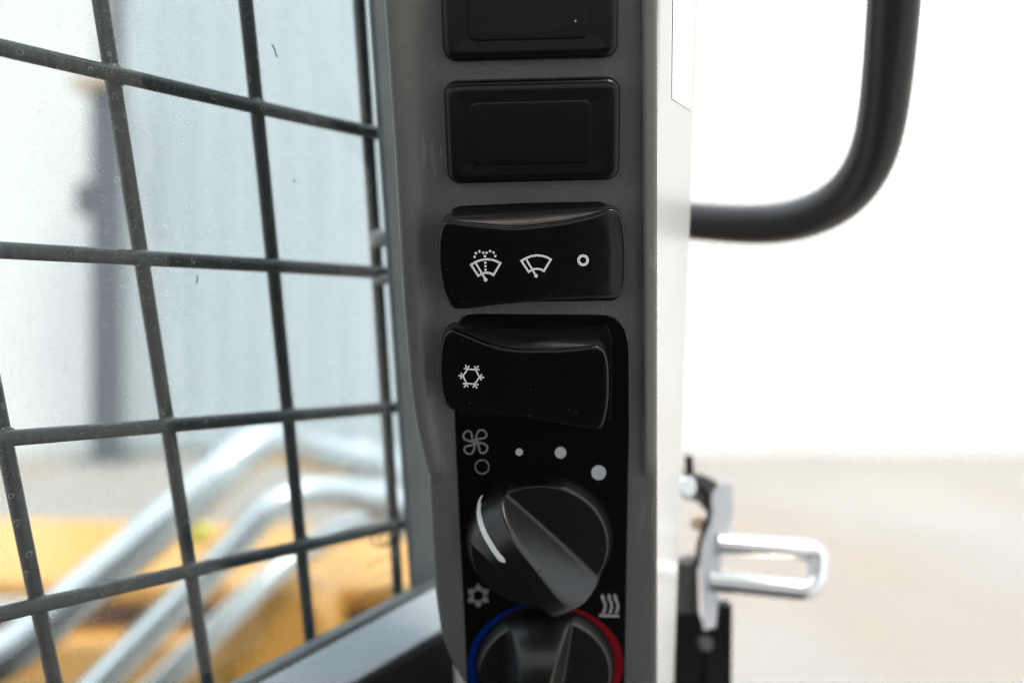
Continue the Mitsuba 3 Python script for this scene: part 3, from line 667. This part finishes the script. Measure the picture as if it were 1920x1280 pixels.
# label on the pillar's right face: coordinates (s along depth, v)
fd = np.array([uB - 0.3 - uR, -53 + 4.2]); fl_ = np.linalg.norm(fd); fd = fd / fl_; fn = np.array([-fd[1], fd[0]]); fn = fn if fn[0] > 0 else -fn
def side_px(px, py):
    A3 = P(uR, 0, -4.2); n3 = PU * fn[0] + PN * fn[1]
    q = (on(px, py, A3, n3) - PO) * 1000; return np.array([(np.array([q @ PU, q @ PN]) - [uR, -4.2]) @ fd, q @ PV])
lab_px = [(1258.5, -40), (1258.5, 186), (1290, 206.5)]
a_, b_, c_ = (side_px(*p) for p in lab_px)
se = fl_ - 5.0
c2 = b_ + (c_ - b_) * (se - b_[0]) / (c_[0] - b_[0])
poly = Polygon([(a_[0], a_[1] - 20), tuple(b_), tuple(c2), (se, a_[1] - 20)])
def on_side(poly, h0, h1, bs, name, lab):
    m = extrude(poly, 1.0); v = np.asarray(m.vertices); h = h0 + (h1 - h0) * v[:, 2]
    uu = uR + fd[0] * v[:, 0] + fn[0] * h; ww = -4.2 + fd[1] * v[:, 0] + fn[1] * h
    m = tm(P(uu, v[:, 1], ww), m.faces); m.fix_normals(); part(pil, name, m, bs, label=lab)
on_side(poly, 0.01, 0.12, 'm_label_edge', 'sticker_backing', None)
on_side(poly.buffer(-0.14, join_style='mitre'), 0.13, 0.22, 'm_label_highlight_white', 'sticker', 'white sticker with a clipped lower corner')

# ------------------------------------------------------------------ grab bar and door striker on the right
gb = thing('grab_bar', 'bent charcoal grab bar to the right of the pillar against the white wall', 'grab bar')
from scipy.interpolate import CubicSpline
bp = np.array([at(*q) for q in [(1165, 412, .425), (1300, 415, .400), (1400, 421, .381), (1462, 418, .369), (1526, 402, .355), (1590, 362, .339), (1636, 290, .324), (1657, 200, .312), (1668, 100, .301), (1676, 0, .292), (1700, -420, .262)]])
bd = np.r_[0, np.cumsum(np.linalg.norm(np.diff(bp, axis=0), axis=1))]
path = CubicSpline(bd, bp)(np.linspace(0, bd[-1], 90))
rad = 0.0074
part(gb, 'tube', tube(path, rad, 40), 'm_bar_paint', True)
part(gb, 'mount', cyl(at(1195, 412, .418), PU, 0.016, 0.006, 40, 0.0015), 'm_bar_paint', 35)

ds = thing('door_striker', 'shiny zinc door striker loop on a plate right of the pillar, near the bottom', 'door striker')
SZ = 0.40
loop = bent([at(1345, 1020, SZ), at(1536, 1032, SZ + .004), at(1528, 1108, SZ - .004), at(1330, 1088, SZ)], 0.0062, 14)
part(ds, 'loop', tube(loop, 0.0043, 28), 'm_zinc', True)
pp = [(1337, 922), (1358, 904), (1374, 908), (1376, 962), (1364, 998), (1352, 1050), (1340, 1172), (1318, 1178), (1311, 1052), (1328, 985)]
part(ds, 'plate', slab([at(x, y, SZ + 0.002) for x, y in pp], 0.005, np.array([0.25, 1, 0])), 'm_zinc_dull', 25)
part(ds, 'bolt', cyl(at(1283, 912, 0.385), np.array([0.25, -1, 0.1]), 0.0042, 0.006, 24, 0.001), 'm_zinc', 35)
hb = thing('latch_bracket', 'black latch bracket behind the zinc striker beside the pillar foot', 'bracket')
part(hb, 'spacer', slab([at(x, y, SZ + .006) for x, y in [(1272, 893), (1322, 893), (1346, 905), (1338, 950), (1326, 960), (1310, 940), (1285, 935), (1272, 925)]], 0.012, np.array([0, 1, 0])), 'm_rubber_grey', 25)
part(hb, 'pin', slab([at(x, y, SZ + .01) for x, y in [(1287, 852), (1300, 856), (1301, 890), (1287, 890)]], 0.004, np.array([0, 1, 0])), 'm_rubber', 25)
part(hb, 'block', slab([at(x, y, SZ + .006) for x, y in [(1262, 1052), (1290, 1058), (1308, 1052), (1311, 1150), (1262, 1150)]], 0.014, np.array([0, 1, 0])), 'm_rubber_grey', 25)
part(hb, 'arm', slab([at(x, y, SZ + .008) for x, y in [(1340, 1142), (1349, 1135), (1374, 1138), (1368, 1420), (1318, 1420), (1326, 1200)]], 0.010, np.array([0.1, 1, 0])), 'm_rubber', 25)
part(hb, 'strap', slab([at(x, y, SZ + .010) for x, y in [(1255, 1152), (1312, 1150), (1326, 1186), (1316, 1420), (1255, 1420)]], 0.010, np.array([0, 1, 0])), 'm_rubber', 25)
hk = bent([at(x, y, SZ - .001) for x, y in [(1292, 900), (1322, 918), (1334, 965), (1312, 1010), (1306, 1062)]], 0.006, 8)
part(hb, 'hook', tube(hk, 0.0011, 16), 'm_rubber', True)
part(hb, 'screw', cyl(at(1312, 982, SZ + .004), np.array([0.2, -1, 0.1]), 0.0030, 0.006, 6), 'm_tan')
part(hb, 'nut', cyl(at(1322, 1205, SZ - .002), np.array([0.2, -1, 0.1]), 0.0030, 0.004, 6), 'm_rubber_grey')
